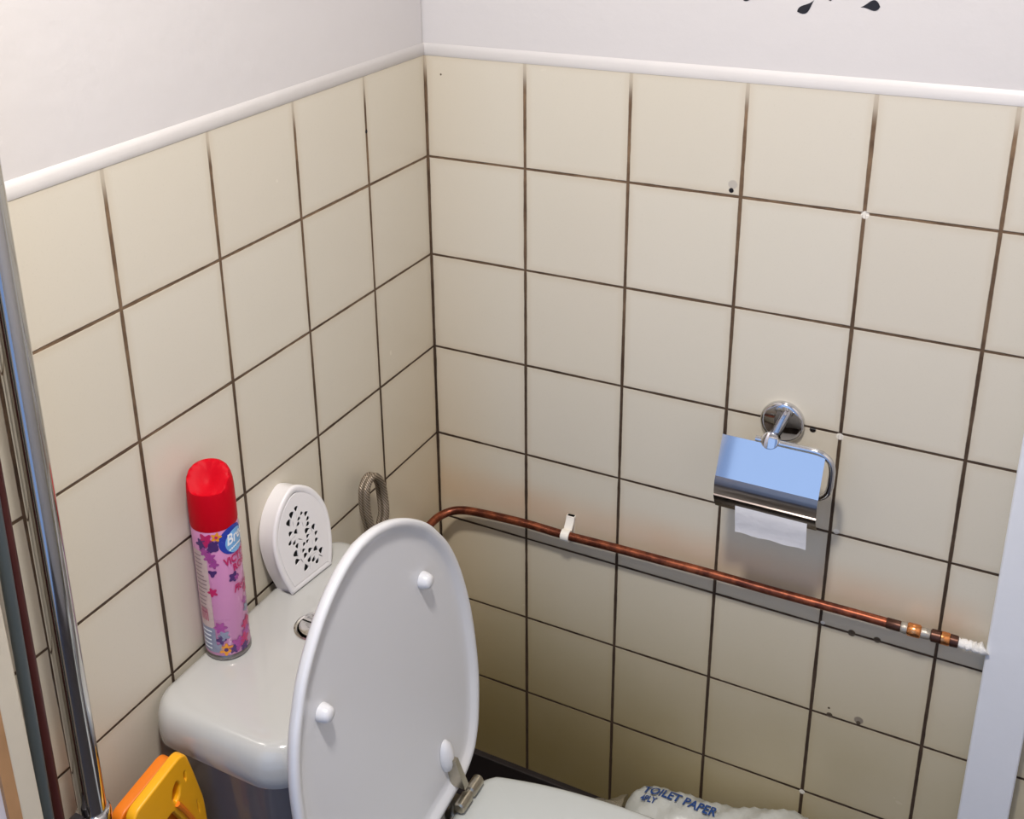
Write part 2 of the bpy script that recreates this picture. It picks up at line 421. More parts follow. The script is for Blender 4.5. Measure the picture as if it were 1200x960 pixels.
# pan: deck, bowl, foot
mb = MB()
mb.loft([rrect(.03, .250, -.56, -.40, .03, FZ+.02, .03), rrect(.03, .250, -.57, -.39, .03, -1.10, .03), rrect(.020, .262, -.585, -.375, .035, -.94, .03),
         rrect(.016, .266, -.592, -.368, .035, -.920, .03), rrect(.018, .264, -.590, -.370, .033, -.9155, .03)])
mb.build('pan_deck', M['porcelain'], toilet, smooth=50)
def pan_ring(sx, sw, z, x0=.26, n=outline(ST)):
    return [Vector((x0+q.y*sx, -.48+q.x*sw, z)) for q in n]
mb = MB()
mb.loft([pan_ring(.78, .62, FZ, .16), pan_ring(.78, .60, FZ+.03, .16), pan_ring(.72, .50, FZ+.12, .17), pan_ring(.80, .66, -1.08, .19), pan_ring(.92, .84, -.97, .235), pan_ring(.96, .90, -.93, .25),
         pan_ring(.96, .92, -.913, .25), pan_ring(.93, .88, -.909, .257), pan_ring(.80, .68, -.909, .30), pan_ring(.76, .64, -.925, .31), pan_ring(.62, .50, -1.02, .32), pan_ring(.30, .25, -1.10, .36)])
mb.build('pan', M['porcelain'], toilet, smooth=50)
# seat ring with its hole
so = outline(ST)
def hole_pts(d):
    n = len(so); out = []
    for i, q in enumerate(so):
        a = math.atan2(q.y-.235, q.x)
        out.append(Vector(((.112+d)*math.cos(a), .245+(.140+d)*math.sin(a))))
    return out
def seat3(pts, z): return [Vector((.248+q.y, -.48+q.x, z)) for q in pts]
mb = MB()
mb.loft([seat3(hole_pts(.004), -.908), seat3(hole_pts(0), -.903), seat3(hole_pts(.001), -.895), seat3(hole_pts(.008), -.888), seat3(hole_pts(.022), -.886),
         seat3(inset(so, .015), -.8857), seat3(inset(so, .009), -.887), seat3(inset(so, .0045), -.8905), seat3(inset(so, .001), -.896), seat3(so, -.901), seat3(inset(so, .004), -.908)], False, False)
n = len(so); k = 10*n
mb.f += [(k+j, k+(j+1) % n, (j+1) % n, j) for j in range(n)]; mb.m += [0]*n
mb.build('toilet_seat', M['seat_ring'], toilet, smooth=60)
# raised lid, leaning on the cistern and sitting slightly skew on its hinges
ang = math.radians(6.3)
O = Vector((.246, -.474, -.884)); Dn = Vector((.215-.246, 0, .46)).normalized(); NX = Vector((Dn.z, 0, -Dn.x))
Wd = Vector((0, 1, 0))
LU = (Dn*math.cos(ang) - Wd*math.sin(ang)); LW = (Wd*math.cos(ang) + Dn*math.sin(ang))
def L3(q, dep=0.0): return O + LU*q.y + LW*q.x - NX*dep
lo = outline(LT)
mb = MB()
mb.loft([[L3(q, d) for q in inset(lo, i)] for i, d in ((.030, .0075), (.020, .0072), (.015, .0055), (.011, .0020), (.007, .0002), (.003, 0), (.0006, .002), (0, .005), (.001, .010), (.005, .0145), (.012, .0175), (.030, .0195), (.06, .0200))])
tl = mb.build('toilet_lid', M['seat_plastic'], toilet, smooth=60)
for sw in (-1, 1):
    mb = MB(); mb.lathe([(.0105, 0), (.0100, .005), (.0085, .010), (.0068, .0125), (.003, .0135), (.0008, .0137)], L3(Vector((sw*.106-.004, .334)), .0072), NX, 24)
    mb.build('buffer', M['seat_plastic'], tl, smooth=60)
    # moulded boss carrying the hinge
    mb = MB(); c = L3(Vector((sw*.082, .064)), .0070)
    rings = []
    for tt, s_ in ((0, 1), (.35, .93), (.65, .75), (.88, .45), (.98, .16)):
        rings.append([c + LW*(.013*s_*math.cos(2*PI*j/24)) + LU*(.026*s_*math.sin(2*PI*j/24)) + NX*(.011*tt) for j in range(24)])
    mb.loft(rings); mb.build('hinge_boss', M['seat_plastic'], tl, smooth=60)
    hy = -.475+sw*.083
    mb = MB(); T = Matrix.Translation((0, hy, 0))
    # hinge leaf, knuckle and floor plate
    for (ta, tb, ww) in ((.062, .012, .0050),):
        a_ = Vector((sw*.083, ta)); b_ = Vector((sw*.086, tb)); px_ = Vector((ww, 0))
        mb.loft([[L3(a_-px_*.7, .008), L3(a_+px_*.7, .008), L3(a_+px_*.7, -.008), L3(a_-px_*.7, -.008)], [L3(b_-px_, .008), L3(b_+px_, .008), L3(b_+px_, -.014), L3(b_-px_, -.014)]])
    mb.lathe([(.006, 0), (.0080, .002), (.0080, .024), (.0060, .026), (.0060, .029), (.0080, .031), (.0080, .054), (.005, .057)], (.259, hy-.022, -.8760), (0, 1, 0), 20)
    mb.lathe([(.013, 0), (.013, .004), (.009, .007), (.006, .012), (.006, .030)], (.240, hy, -.9155), (0, 0, 1), 24)
    mb.box(.236, .264, hy-.006, hy+.006, -.893, -.884)
    mb.build('hinge', M['hinge_metal'], toilet, smooth=40)

# ------------------------------------------------------------------ aerosol can
ax_, ay_, az_ = .030, -.5475, -.6052
can = thing('aerosol_can', 'pink flowery air freshener aerosol can with a red cap standing on the cistern', 'aerosol can', (ax_, ay_, az_))
RC = .0262; PH0 = math.atan2(-.81, .78)
mb = MB(); mb.lathe([(.020, .0015), (.0235, 0), (.0262, .0015), (.0268, .004), (.0266, .006), (.0258, .0075)], (ax_, ay_, az_), n=56)
mb.build('base_rim', M['can_metal'], can, smooth=50)
lm = ['pink', 'blue', 'sky', 'ink_white', 'magenta', 'purple', 'violet', 'orange_print', 'beige_panel', 'slate_print', 'text_grey']
LI = {k: i for i, k in enumerate(lm)}
mb = MB(); mb.lathe([(RC-.001, .0065), (RC, .008), (RC, .174), (RC-.0012, .179), (RC-.004, .183)], (ax_, ay_, az_), n=64, mi=0)
def cyl(a, h, off): 
    ph = PH0 + a/RC; return Vector((ax_+(RC+off)*math.cos(ph), ay_+(RC+off)*math.sin(ph), az_+h))
def wrap(vs, fs, mi, a0, h0, off=.0004, rot=0.0):
    c, s = math.cos(rot), math.sin(rot)
    mb.add([cyl(a0+v[0]*c-v[1]*s, h0+v[0]*s+v[1]*c, off) for v in vs], fs, mi)
def blob(a0, h0, rr, mi, off=.0004, petals=0, sy=1.0, ph=0.0, depth=.3):
    n = 30; vs = [Vector((0, 0))]; fs = []
    for k in (1, 2, 3):
        for i in range(n):
            a = 2*PI*i/n; q = rr*k/3*(1+(depth*math.cos(petals*a+ph) if petals else 0)); vs.append(Vector((q*math.cos(a), q*math.sin(a)*sy)))
    for i in range(n): fs.append((0, 1+i, 1+(i+1) % n))
    for k in (0, 1):
        for i in range(n): fs.append((1+k*n+i, 1+(k+1)*n+i, 1+(k+1)*n+(i+1) % n, 1+k*n+(i+1) % n))
    wrap(vs, fs, mi, a0, h0, off)
def panel(a0, a1, h0, h1, mi, off=.0003):
    n = 12; vs = [(a0+(a1-a0)*i/n, h) for h in (h0, h1) for i in range(n+1)]
    wrap(vs, [(i, i+1, i+n+2, i+n+1) for i in range(n)], mi, 0, 0, off)
def label_text(s, size, a0, h0, mi, off=.0010, bold=.0, shear=0.0, rot=0.0, sx=1.0):
    vs, fs = text_data(s, size, bold, shear, sx); wrap(vs, fs, mi, a0, h0, off, rot)
# information panel on the left, with rows of small print
panel(-.0345, -.0135, .012, .150, LI['beige_panel']); panel(-.0345, -.0135, .012, .046, LI['slate_print'], .0005)
for i in range(15):
    h = .143-.0055*i; panel(-.0320, -.0320+.010+.006*random.random(), h, h+.0016, LI['text_grey'], .0006)
for i in range(6): panel(-.031+.002*i, -.0302+.002*i, .055, .072, LI['magenta'], .0006)
for i in range(5): panel(-.032, -.017-.003*random.random(), .016+.006*i, .018+.006*i, LI['ink_white'], .0007)
# blue brand shield at top right, with a pale centre and a script name cut off by the curve
blob(.0200, .1590, .0185, LI['blue'], .0004, sy=.97); blob(.0240, .1560, .0150, LI['sky'], .0006, sy=1.0)
label_text('Breeze', .019, .0105, .154, LI['ink_white'], bold=.0004, shear=.3, rot=.15, sx=.8)
for i in range(8): blob(.014+.0026*i, .1475+.0011*i-.00012*i*i, .0013, LI['ink_white'], .0010)
# names
label_text('VICTORIAN', .0135, .0060, .1290, LI['magenta'], bold=.0005, rot=.12, sx=.72)
label_text('ROSE', .0125, .0155, .1185, LI['magenta'], bold=.0005, rot=.10, sx=.8)
label_text('Floral', .0130, .0130, .0900, LI['magenta'], bold=.0004, shear=.4, rot=.10, sx=.8)
blob(.0150, .1110, .0058, LI['purple'], .0006, 5, ph=.5, depth=.22); blob(.0185, .1090, .0030, LI['violet'], .0008, 5)
# flowers printed round the top and the foot
for a0, h0, rr, c, pt in ((-.012, .1655, .0075, 'magenta', 5), (-.003, .1600, .0050, 'purple', 4), (.0000, .1690, .0050, 'orange_print', 5), (-.018, .160, .006, 'purple', 5), (-.006, .155, .006, 'purple', 3),
                      (-.0100, .143, .0062, 'violet', 6), (-.0155, .150, .0050, 'violet', 5), (-.0060, .134, .0048, 'violet', 5), (-.0085, .122, .0042, 'purple', 3), (-.0110, .096, .0050, 'magenta', 5),
                      (-.0070, .047, .0065, 'violet', 6), (-.0040, .036, .0058, 'slate_print', 5), (-.0075, .030, .0050, 'purple', 4), (-.0030, .0165, .0070, 'orange_print', 6), (.0060, .0150, .0050, 'purple', 5),
                      (.0120, .0200, .0080, 'violet', 6), (.0200, .0220, .0070, 'magenta', 5), (.0260, .0300, .0065, 'violet', 5), (.0280, .0430, .0055, 'magenta', 4), (.0240, .0400, .0050, 'magenta', 5),
                      (.0300, .0600, .0052, 'slate_print', 5), (.0280, .0710, .0040, 'violet', 4), (.0330, .0850, .0050, 'magenta', 5), (.0200, .0130, .0055, 'purple', 5), (-.0120, .0190, .0055, 'slate_print', 5)):
    blob(a0, h0, rr, LI[c], .0005, pt, ph=a0*900)
blob(-.0030, .0165, .0024, LI['purple'], .0008); blob(.0000, .1690, .0018, LI['magenta'], .0008)
mb.build('printed_label', [M[k] for k in lm], can, smooth=40)
# cap: straight skirt, domed back and a scooped finger hollow in front
mb = MB(); rings = []; nn = 56
prof = [(.0262, .1755), (.0266, .178), (.0265, .200), (.0262, .218), (.0256, .2265), (.0243, .2335), (.0220, .2395), (.0185, .2435), (.0140, .2462), (.0085, .2476), (.003, .2480)]
for rr, h in prof:
    rg = []
    for j in range(nn):
        a = 2*PI*j/nn; x, y = rr*math.cos(a), rr*math.sin(a)
        fr = (x*math.cos(PH0-.25)+y*math.sin(PH0-.25))/.0262; sd = (-x*math.sin(PH0-.25)+y*math.cos(PH0-.25))/.0262
        z = h
        if h > .2185:
            cut = .2480 - .0270*max(0, min(1, (fr+.35)/1.1))**1.0          # slanting front
            if rr < .0242: cut -= .0085*math.exp(-((fr-.15)/.38)**2-((sd)/.40)**2)   # hollow
            z = min(z, cut+(.0012 if rr > .0235 else 0))
        rg.append(Vector((ax_+x, ay_+y, az_+z)))
    rings.append(rg)
mb.loft(rings); mb.build('cap', M['red'], can, smooth=38)

# ------------------------------------------------------------------ gel air freshener with leaf cut-outs
FT = [(0, .037), (.010, .0405), (.03, .0465), (.055, .0500), (.075, .0495), (.092, .0450), (.107, .0370), (.119, .0270), (.128, .0150), (.1325, .006)]
def egg(tab, s=1.0):
    cur = catmull([Vector((-b, a, 0)) for a, b in tab], 5)
    L = [Vector((p.x, p.y)) for p in cur]
    return [Vector((-p.x, p.y)) for p in L] + [Vector((0, tab[-1][0]+.001))] + L[::-1]
fr = thing('air_freshener', 'white egg-shaped gel air freshener with black leaf cut-outs on the cistern', 'air freshener', (.03, -.401, -.6052))
A0 = Vector((.047, -.401, -.6040)); FA = Vector((.10, 1, 0)).normalized(); FB = Vector((-.15, 0, 1)).normalized(); FN = FA.cross(FB).normalized()
def F3(q, d=0.0, s=1.0): return A0 + FA*q.x + FB*q.y + FN*d
eo = egg(FT); ctr = Vector((0, .062))
def shr(pts, d): 
    out = inset(pts, d); return [Vector((q.x, max(q.y, d))) for q in out]
mb = MB()
mb.loft([[F3(q, d) for q in shr(eo, i)] for i, d in ((.010, -.030), (.004, -.030), (.0015, -.028), (.0025, -.010), (.0022, -.006), (0, -.0045), (-.0002, -.002), (.0012, -.0004), (.003, 0), (.006, -.0004), (.0085, -.0012), (.0095, -.0030), (.0100, -.0060), (.016, -.0062))])
fb_ = mb.build('housing', M['freshener'], fr, smooth=50)
inner = shr(eo, .0105)
mb = MB(); mb.loft([[F3(ctr+(q-ctr)*.80, d) for q in eo] for d in (-.0052, -.0040)]); mb.build('gel_pad', M['dark_inside'], fr)
def leafc(cx, cy):      # crop pixel -> face coordinates
    X, Y = cx-475, cy-777; det = 270*(-687)-(-132)*(-215)
    al = (X*(-687)-(-132)*Y)/det; be = (270*Y-(-215)*X)/det
    return Vector((al*.074, be*.132))
leaves = [(360, 235, -95), (328, 290, -100), (395, 270, 215), (430, 275, -110), (440, 310, 200), (375, 312, 200), (310, 350, -75), (370, 355, 200), (440, 355, 200), (322, 425, 0), (360, 415, -60),
          (440, 400, 0), (487, 378, -85), (505, 430, -110), (447, 443, 10), (445, 485, 20), (505, 487, -125), (317, 497, 60), (347, 495, 60), (368, 530, -80), (415, 520, 235), (410, 572, 235), (360, 590, -60),
          (423, 610, 235), (463, 557, 0), (503, 552, -50), (540, 570, -90), (370, 645, -10), (457, 628, 50), (487, 630, 60), (515, 645, 50), (427, 690, 95)]
stems = [(360, 285, 75), (338, 355, 90), (405, 355, 90), (470, 400, 100), (475, 500, 80), (340, 458, 10), (388, 472, -35), (390, 560, 85), (485, 590, 5), (535, 605, -45), (398, 640, 110), (457, 690, 70)]
holes = []; ctr = Vector((0, .062))
for x, y, a in leaves:
    c = leafc(x, y); c = ctr+(c-ctr)*.95; a = math.radians(a); L_, W_ = .0112, .0056; pts = []
    for i in range(14):
        t_ = 2*PI*i/14; px = math.cos(t_); py = math.sin(t_)*(1-px)*.62*(1 if True else 0)
        q = Vector((px*L_*.5, py*W_)); pts.append(Vector((c.x+q.x*math.cos(a)-q.y*math.sin(a), c.y+q.x*math.sin(a)+q.y*math.cos(a))))
    holes.append(pts)
for x, y, a in stems:
    c = leafc(x, y); c = ctr+(c-ctr)*.95; a = math.radians(a); pts = []
    for i in range(8):
        t_ = 2*PI*i/8; q = Vector((math.cos(t_)*.0045, math.sin(t_)*.0006)); pts.append(Vector((c.x+q.x*math.cos(a)-q.y*math.sin(a), c.y+q.x*math.sin(a)+q.y*math.cos(a))))
    holes.append(pts)
plate = [ctr+(q-ctr)*.86 for q in eo]
def inside(p, poly):
    c = False
    for i in range(len(poly)):
        a, b = poly[i-1], poly[i]
        if (a.y > p.y) != (b.y > p.y) and p.x < (b.x-a.x)*(p.y-a.y)/(b.y-a.y)+a.x: c = not c
    return c
def clash(a, b): return min((p-q).length for p in a for q in b) < .0007 or inside(a[0], b) or inside(b[0], a)
for it in range(12):          # keep every cut-out clear of its neighbours and of the rim
    for i in range(len(holes)):
        if any(clash(holes[i], holes[j]) for j in range(len(holes)) if j != i) or not all(inside(p, plate) for p in holes[i]) or clash(holes[i], plate) and not inside(holes[i][0], plate):
            c = sum(holes[i], Vector((0, 0)))/len(holes[i]); c2 = ctr+(c-ctr)*.995; holes[i] = [c2+(p-c)*.93 for p in holes[i]]
holes = [q for i, q in enumerate(holes) if all(inside(p, plate) for p in q) and not any(clash(q, holes[j]) for j in range(i))]
XF = Matrix(((FA.x, FB.x, FN.x, 0), (FA.y, FB.y, FN.y, 0), (FA.z, FB.z, FN.z, 0), (0, 0, 0, 1)))
XF.translation = A0 + FN*(-.0012)
ctr = Vector((0, .062))
from mathutils.geometry import delaunay_2d_cdt
loops = [plate] + holes; pv = []; pe = []
for lp in loops:
    b0 = len(pv); pv += [Vector((q.x*1000, q.y*1000)) for q in lp]; pe += [(b0+i, b0+(i+1) % len(lp)) for i in range(len(lp))]
ov, oe, of, _, _, _ = delaunay_2d_cdt(pv, pe, [], 0, 1e-5)
ov = [Vector((q.x/1000, q.y/1000)) for q in ov]; tri = []
for q in of:
    c = (ov[q[0]]+ov[q[1]]+ov[q[2]])/3
    if inside(c, plate) and not any(inside(c, hl) for hl in holes): tri.append(tuple(q))
mb = MB()
def X3(q, d): return XF @ Vector((q.x, q.y, d))
mb.add([X3(q, .0009) for q in ov], tri); mb.add([X3(q, -.0009) for q in ov], [q[::-1] for q in tri])
for lp in loops: mb.loft([[X3(q, .0009) for q in lp], [X3(q, -.0009) for q in lp]], False, False)
mb.build('perforated_front', M['freshener'], fr, smooth=0)

# ------------------------------------------------------------------ loop of flexible hose behind the cistern
mb = MB()
hp = [(-.262, -.90), (-.256, -.78), (-.246, -.680), (-.2440, -.638), (-.2475, -.5986), (-.2470, -.5680), (-.2365, -.5545), (-.2225, -.5570), (-.2085, -.5750), (-.2035, -.6006), (-.2080, -.6253), (-.217, -.660), (-.232, -.78), (-.236, -.90)]
for xo, dy, dz in ((.022, 0, 0), (.032, -.0035, .0035)):
    mb.tube(catmull([(xo+(.020 if z < -.70 else .004 if z < -.62 else 0), y+dy, z+dz) for y, z in hp], 10), .0050, 12)
tag(mb.build('flexible_hose', M['hose'], smooth=60), 'grey-brown doubled flexible hose loop rising behind the cistern near the corner', 'hose')

# ------------------------------------------------------------------ copper pipe round the corner
cp = thing('copper_pipe', 'aged copper pipe running along the back wall tiles and bending at the corner', 'pipe', (.4, -.022, -.711))
path = [(.020, -.30, -.790), (.020, -.24, -.768), (.020, -.18, -.752), (.020, -.12, -.741), (.021, -.080, -.735), (.024, -.052, -.731), (.034, -.034, -.728), (.050, -.025, -.7245), (.080, -.022, -.7210), (.160, -.022, -.7160), (.232, -.022, -.7165), (.3125, -.022, -.7140), (.392, -.022, -.7125), (.468, -.022, -.7112), (.5416, -.022, -.7115), (.612, -.022, -.7105), (.679, -.022, -.7098), (.716, -.022, -.7100)]
mb = MB(); mb.tube(catmull(path, 6), .0066, 16); mb.build('pipe_run', M['copper'], cp, smooth=60)
def seg(name, m, pts, rad):
    mb = MB(); mb.tube([(x, -.022, -.7098+dz) for x, dz in pts], rad, 18); return mb.build(name, m, cp, smooth=50)
seg('burnt_end', M['dark_copper'], [(.700, 0), (.701, 0), (.718, 0), (.719, 0)], [.0068, .0074, .0074, .0060])
seg('solder_joint', M['solder'], [(.717, 0), (.720, 0), (.725, 0), (.728, 0)], [.006, .0076, .0082, .0070])
seg('coupling', M['bright_copper'], [(.726, 0), (.728, 0), (.742, .0004), (.744, .0004)], [.007, .0090, .0090, .007])
seg('solder_joint', M['solder'], [(.743, 0), (.746, 0), (.753, .0005), (.756, .0005)], [.007, .0076, .0074, .0062])
seg('burnt_end', M['dark_copper'], [(.755, .0005), (.757, .0005), (.768, .001), (.769, .001)], [.006, .0086, .0086, .007])
seg('coupling', M['bright_copper'], [(.768, .001), (.769, .001), (.778, .001), (.780, .001)], [.007, .0087, .0087, .0072])
seg('burnt_end', M['dark_copper'], [(.779, .001), (.780, .001), (.789, .0013), (.790, .0013)], [.007, .0083, .0080, .006])
mb = MB(); mb.tube([(.786+.003*i, -.022+.0015*math.sin(i*2.1), -.7088+.0012*math.sin(i*3.3)) for i in range(13)], [.0045+.0022*abs(math.sin(i*1.7))+.0015*(i/12) for i in range(13)], 12)
mb.build('filler_coat', M['filler'], cp, smooth=60)
# clip
cl = MB(); xc = .234
for i, (x0, x1) in enumerate(((xc-.0065, xc+.0065),)):
    pr = []
    for k in range(15):
        a = math.radians(-115+ (250)*k/14); pr.append((-.022-.0090*math.cos(a), -.7165+.0090*math.sin(a)))
    prof = [(-.0, -.7165+.024), (-.006, -.7165+.024)] + [(-.0075, -.7165+.018)] + pr[::-1]
    inn = [(-.0, -.7165+.020), (-.003, -.7165+.0195)] + [(-.0045, -.7165+.014)] + [(-.022-.0068*math.cos(math.radians(-115+250*k/14)), -.7165+.0068*math.sin(math.radians(-115+250*k/14))) for k in range(15)][::-1]
    n = len(prof)
    vs = [Vector((x, y, z)) for x in (x0, x1) for y, z in prof+inn]; N2 = 2*n; fs = []
    for j in range(n-1):
        fs += [(j, j+1, N2+j+1, N2+j), (n+j, N2+n+j, N2+n+j+1, n+j+1), (j, n+j, n+j+1, j+1), (N2+j, N2+j+1, N2+n+j+1, N2+n+j)]
    fs += [(0, N2, N2+n, n), (n-1, 2*n-1, N2+2*n-1, N2+n-1)]
    cl.add(vs, fs)
cl.box(xc-.0055, xc+.0055, -.016, 0, -.7165-.012, -.7165-.0085)
cl.box(xc-.0055, xc+.0055, -.005, 0, -.7165-.012, -.7165+.024)
tag(cl.build('pipe_clip', M['clip'], smooth=30), 'white plastic clip holding the copper pipe on the back wall', 'pipe clip')

# ------------------------------------------------------------------ toilet roll holder
HX, HZ = .5375, -.4545
h = thing('toilet_roll_holder', 'chrome toilet roll holder with a curved cover flap on the back wall', 'toilet roll holder', (HX, 0, HZ))
mb = MB(); mb.lathe([(.0290, 0), (.0293, .004), (.0287, .0065), (.0270, .0080), (.0240, .0086), (.008, .0088)], (HX, 0, HZ), (0, -1, 0), 48)
mb.build('rosette', M['chrome'], h, smooth=50)
PX = HX+.000
mb = MB(); mb.lathe([(.0072, 0), (.0072, .044), (.0082, .046)], (PX, -.009, HZ), (0, -1, 0), 28)
mb.lathe([(.0100, 0), (.0112, .002), (.0112, .0215), (.0108, .0225), (.0102, .0228), (.0010, .0229)], (PX, -.053, HZ-.003), (0, -.895, .445), 40)
mb.build('arm', M['chrome'], h, smooth=40)
BY = -.064
wire = [(.5180, BY, -.4535), (.560, BY, -.4535), (.592, BY, -.4535), (.604, BY, -.4560), (.613, BY, -.4630), (.6165, BY, -.475), (.6165, BY, -.490), (.6160, BY, -.500), (.613, BY, -.511), (.605, BY, -.518), (.595, BY, -.5195), (.54, BY, -.5195), (.488, BY, -.5195)]
mb = MB(); mb.tube(catmull(wire, 5), .0044, 14); mb.build('wire_bracket', M['chrome'], h, smooth=60)
# flap: hinged on the wire, sloping out, then rolled down in front of the paper
sec = [(-.0675, -.4560), (-.0800, -.4830), (-.0905, -.5060), (-.0915, -.5080), (-.0935, -.5120), (-.0940, -.5180), (-.0938, -.5260), (-.0925, -.5320), (-.0940, -.5335), (-.0925, -.5380), (-.0870, -.5480), (-.0810, -.5570)]
def flap_part(name, pts, m, x0, x1):
    mb = MB(); th = .0011; n = len(pts)
    off = []
    for i, (y, z) in enumerate(pts):
        a = pts[max(i-1, 0)]; b = pts[min(i+1, n-1)]; d = Vector((b[0]-a[0], b[1]-a[1])).normalized()
        off.append((y-d.y*th if False else y+abs(d.y)*th, z-d.x*th*(-1)*0))
    ring = [Vector((0, y, z)) for y, z in pts] + [Vector((0, y, z)) for y, z in off[::-1]]
    mb.loft([[Vector((x, q.y, q.z)) for q in ring] for x in (x0, x1)])
    return mb.build(name, m, h, smooth=25)
flap_part('cover_flap', sec[:3], M['chrome'], .4750, .6075)
flap_part('flap_lip', sec[2:], M['dark_reflection'], .4750, .6075)
# paper
rl = thing('toilet_roll', 'nearly used-up white toilet roll hanging under the chrome cover flap', 'toilet roll', (.549, BY, -.5195))
mb = MB(); mb.loft([[Vector((x, BY+rr*math.cos(2*PI*j/36), -.5195-.0165+rr*math.sin(2*PI*j/36))) for j in range(36)] for x, rr in ((.5035, .0205), (.5035, .0225), (.5965, .0225), (.5965, .0205), (.5035, .0205))], False, False)
mb.build('core', M['card'], rl)
mb = MB(); ring = []
P_ = []
for k in range(25):
    a = math.radians(180-250*k/24); P_.append((BY+.0240*math.cos(a), -.536+.0240*math.sin(a)))
tail = [(BY-.0238, -.536), (BY-.0242, -.548), (BY-.0225, -.560), (BY-.0195, -.572), (BY-.0170, -.582), (BY-.0160, -.5905)]
pts = P_[::-1] + tail[1:]
rings = []
for i in range(13):
    x = .5035+.093*i/12
    dz = .0008*math.sin(i*1.3)
    o1 = [Vector((x, y-.0004, z+(dz if z < -.58 else 0))) for y, z in pts]; o2 = [Vector((x, y+.0004, z+(dz if z < -.58 else 0))) for y, z in pts[::-1]]
    rings.append(o1+o2)
mb.loft(rings); mb.build('paper_sheet', M['paper'], rl, smooth=40)

# ------------------------------------------------------------------ vertical pipes on the left wall
t = thing('steel_pipe', 'wide shiny steel pipe standing upright before the left wall', 'pipe', (.045, -.783, FZ))
def tilt(x, yc, s_, z): return Vector((x, yc+s_*(z+.5), z))
mb = MB(); mb.tube([tilt(.045, -.7795, .009, z) for z in (-.645, -.2, .3, CZ)], .0138, 40); mb.build('pipe_run', M['steel'], t, smooth=60)
mb = MB(); mb.lathe([(.0150, 0), (.0175, .002), (.0178, .012), (.0172, .016), (.0158, .018), (.0150, .0185)], (.045, -.7808, -.645), n=40); mb.build('collar', M['steel'], t, smooth=40)
mb = MB(); mb.lathe([(.0160, 0), (.0160, -.645-FZ)], (.045, -.7808, FZ), n=36); mb.build('socket_pipe', M['dark_metal'], t, smooth=60)
mb = MB(); mb.tube([tilt(.066, -.8445, .024, z) for z in (FZ, -.4, CZ)], .0054, 28)
tag(mb.build('painted_pipe', M['blue_steel'], smooth=60), 'blue-grey upright pipe beside the cream frame at the far left', 'pipe')
mb = MB(); mb.tube([tilt(.050, -.8225, .012, z) for z in (FZ, -.4, CZ)], .0052, 28)
tag(mb.build('brown_pipe', M['maroon'], smooth=60), 'thin red-brown upright pipe between the steel pipe and blue-grey pipe', 'pipe')
bt = thing('pipe_bracket', 'dark metal bracket with a screw joining the upright pipes low on the left', 'bracket', (.05, -.80, -.64))
mb = MB(); mb.box(.040, .052, -.822, -.797, -.632, -.618); mb.box(.046, .056, -.818, -.800, -.642, -.630); mb.build('strap', M['dark_metal'], bt, bevel=.002)
mb = MB(); mb.lathe([(.0050, 0), (.0050, .004), (.0030, .0055)], (.056, -.808, -.632), (1, -.6, 0), 6); mb.lathe([(.002, 0), (.002, .014)], (.050, -.812, -.648), (0, 0, 1), 10); mb.build('screw', M['dark_metal'], bt)

# ------------------------------------------------------------------ yellow folding plastic frame
yf = thing('folding_plastic_frame', 'yellow and orange folded plastic frame with cut-out holes beside the cistern', 'plastic frame', (.05, -.75, FZ))
def rounded(poly, rad, k=6):
    out = []; n = len(poly)
    for i in range(n):
        a, b, c = Vector(poly[i-1]), Vector(poly[i]), Vector(poly[(i+1) % n])
        rr = min(rad, (a-b).length*.45, (c-b).length*.45); p1 = b+(a-b).normalized()*rr; p2 = b+(c-b).normalized()*rr
        for j in range(k+1):
            s_ = j/k; out.append(p1*(1-s_)**2+b*2*s_*(1-s_)+p2*s_**2)
    return out
def yz(x, ang=0.0):      # 2D (a,b) -> world: a along +Y, b along +Z, thickness along X
    m = Matrix(((0, 0, 1, x), (1, 0, 0, 0), (0, 1, 0, 0), (0, 0, 0, 1))); return m
outl = rounded([(-.684, -.626), (-.6755, -.660), (-.6655, -.708), (-.663, -.80), (-.662, FZ+.005), (-.758, FZ+.005), (-.7595, -.80), (-.7605, -.642)], .011)
h1 = rounded([(-.7105, -.670), (-.7070, -.655), (-.6990, -.647), (-.6925, -.658), (-.6960, -.673), (-.7035, -.679)], .005)
h2 = rounded([(-.6900, -.656), (-.6885, -.6465), (-.6840, -.647), (-.6835, -.660), (-.687, -.6645)], .002)
h3 = rounded([(-.722, -.684), (-.708, -.681), (-.688, -.722), (-.681, -.80), (-.681, -1.0), (-.748, -1.0), (-.748, -.72)], .010)
h4 = rounded([(-.676, -.698), (-.6725, -.699), (-.671, -.716), (-.6735, -.722), (-.676, -.712)], .002)
plate2d([outl, h1, h2, h3, h4], .0040, .0022, yz(.073), 'front_leaf', M['yellow'], yf, smooth=40)
mb = MB()
mb.tube([(.080, -.7035, -.6775), (.080, -.696, -.692), (.080, -.685, -.718), (.080, -.677, -.78)], .0032, 8); mb.build('rib', M['orange'], yf)
outl2 = rounded([(-.681, -.643), (-.672, -.70), (-.668, -.80), (-.664, FZ+.005), (-.756, FZ+.005), (-.759, -.80), (-.7595, -.656)], .011)
h5 = [Vector((q.x, q.y-.035)) for q in h3]
h6 = rounded([(-.715, -.690), (-.706, -.668), (-.690, -.662), (-.688, -.690), (-.700, -.700)], .006)
plate2d([outl2, h5, h6], .0050, .0022, yz(.050), 'rear_leaf', M['orange'], yf, smooth=40)
mb = MB(); mb.lathe([(.004, 0), (.004, .014)], (.056, -.735, -.668), (1, 0, 0), 16); mb.build('hinge_pin', M['orange'], yf)

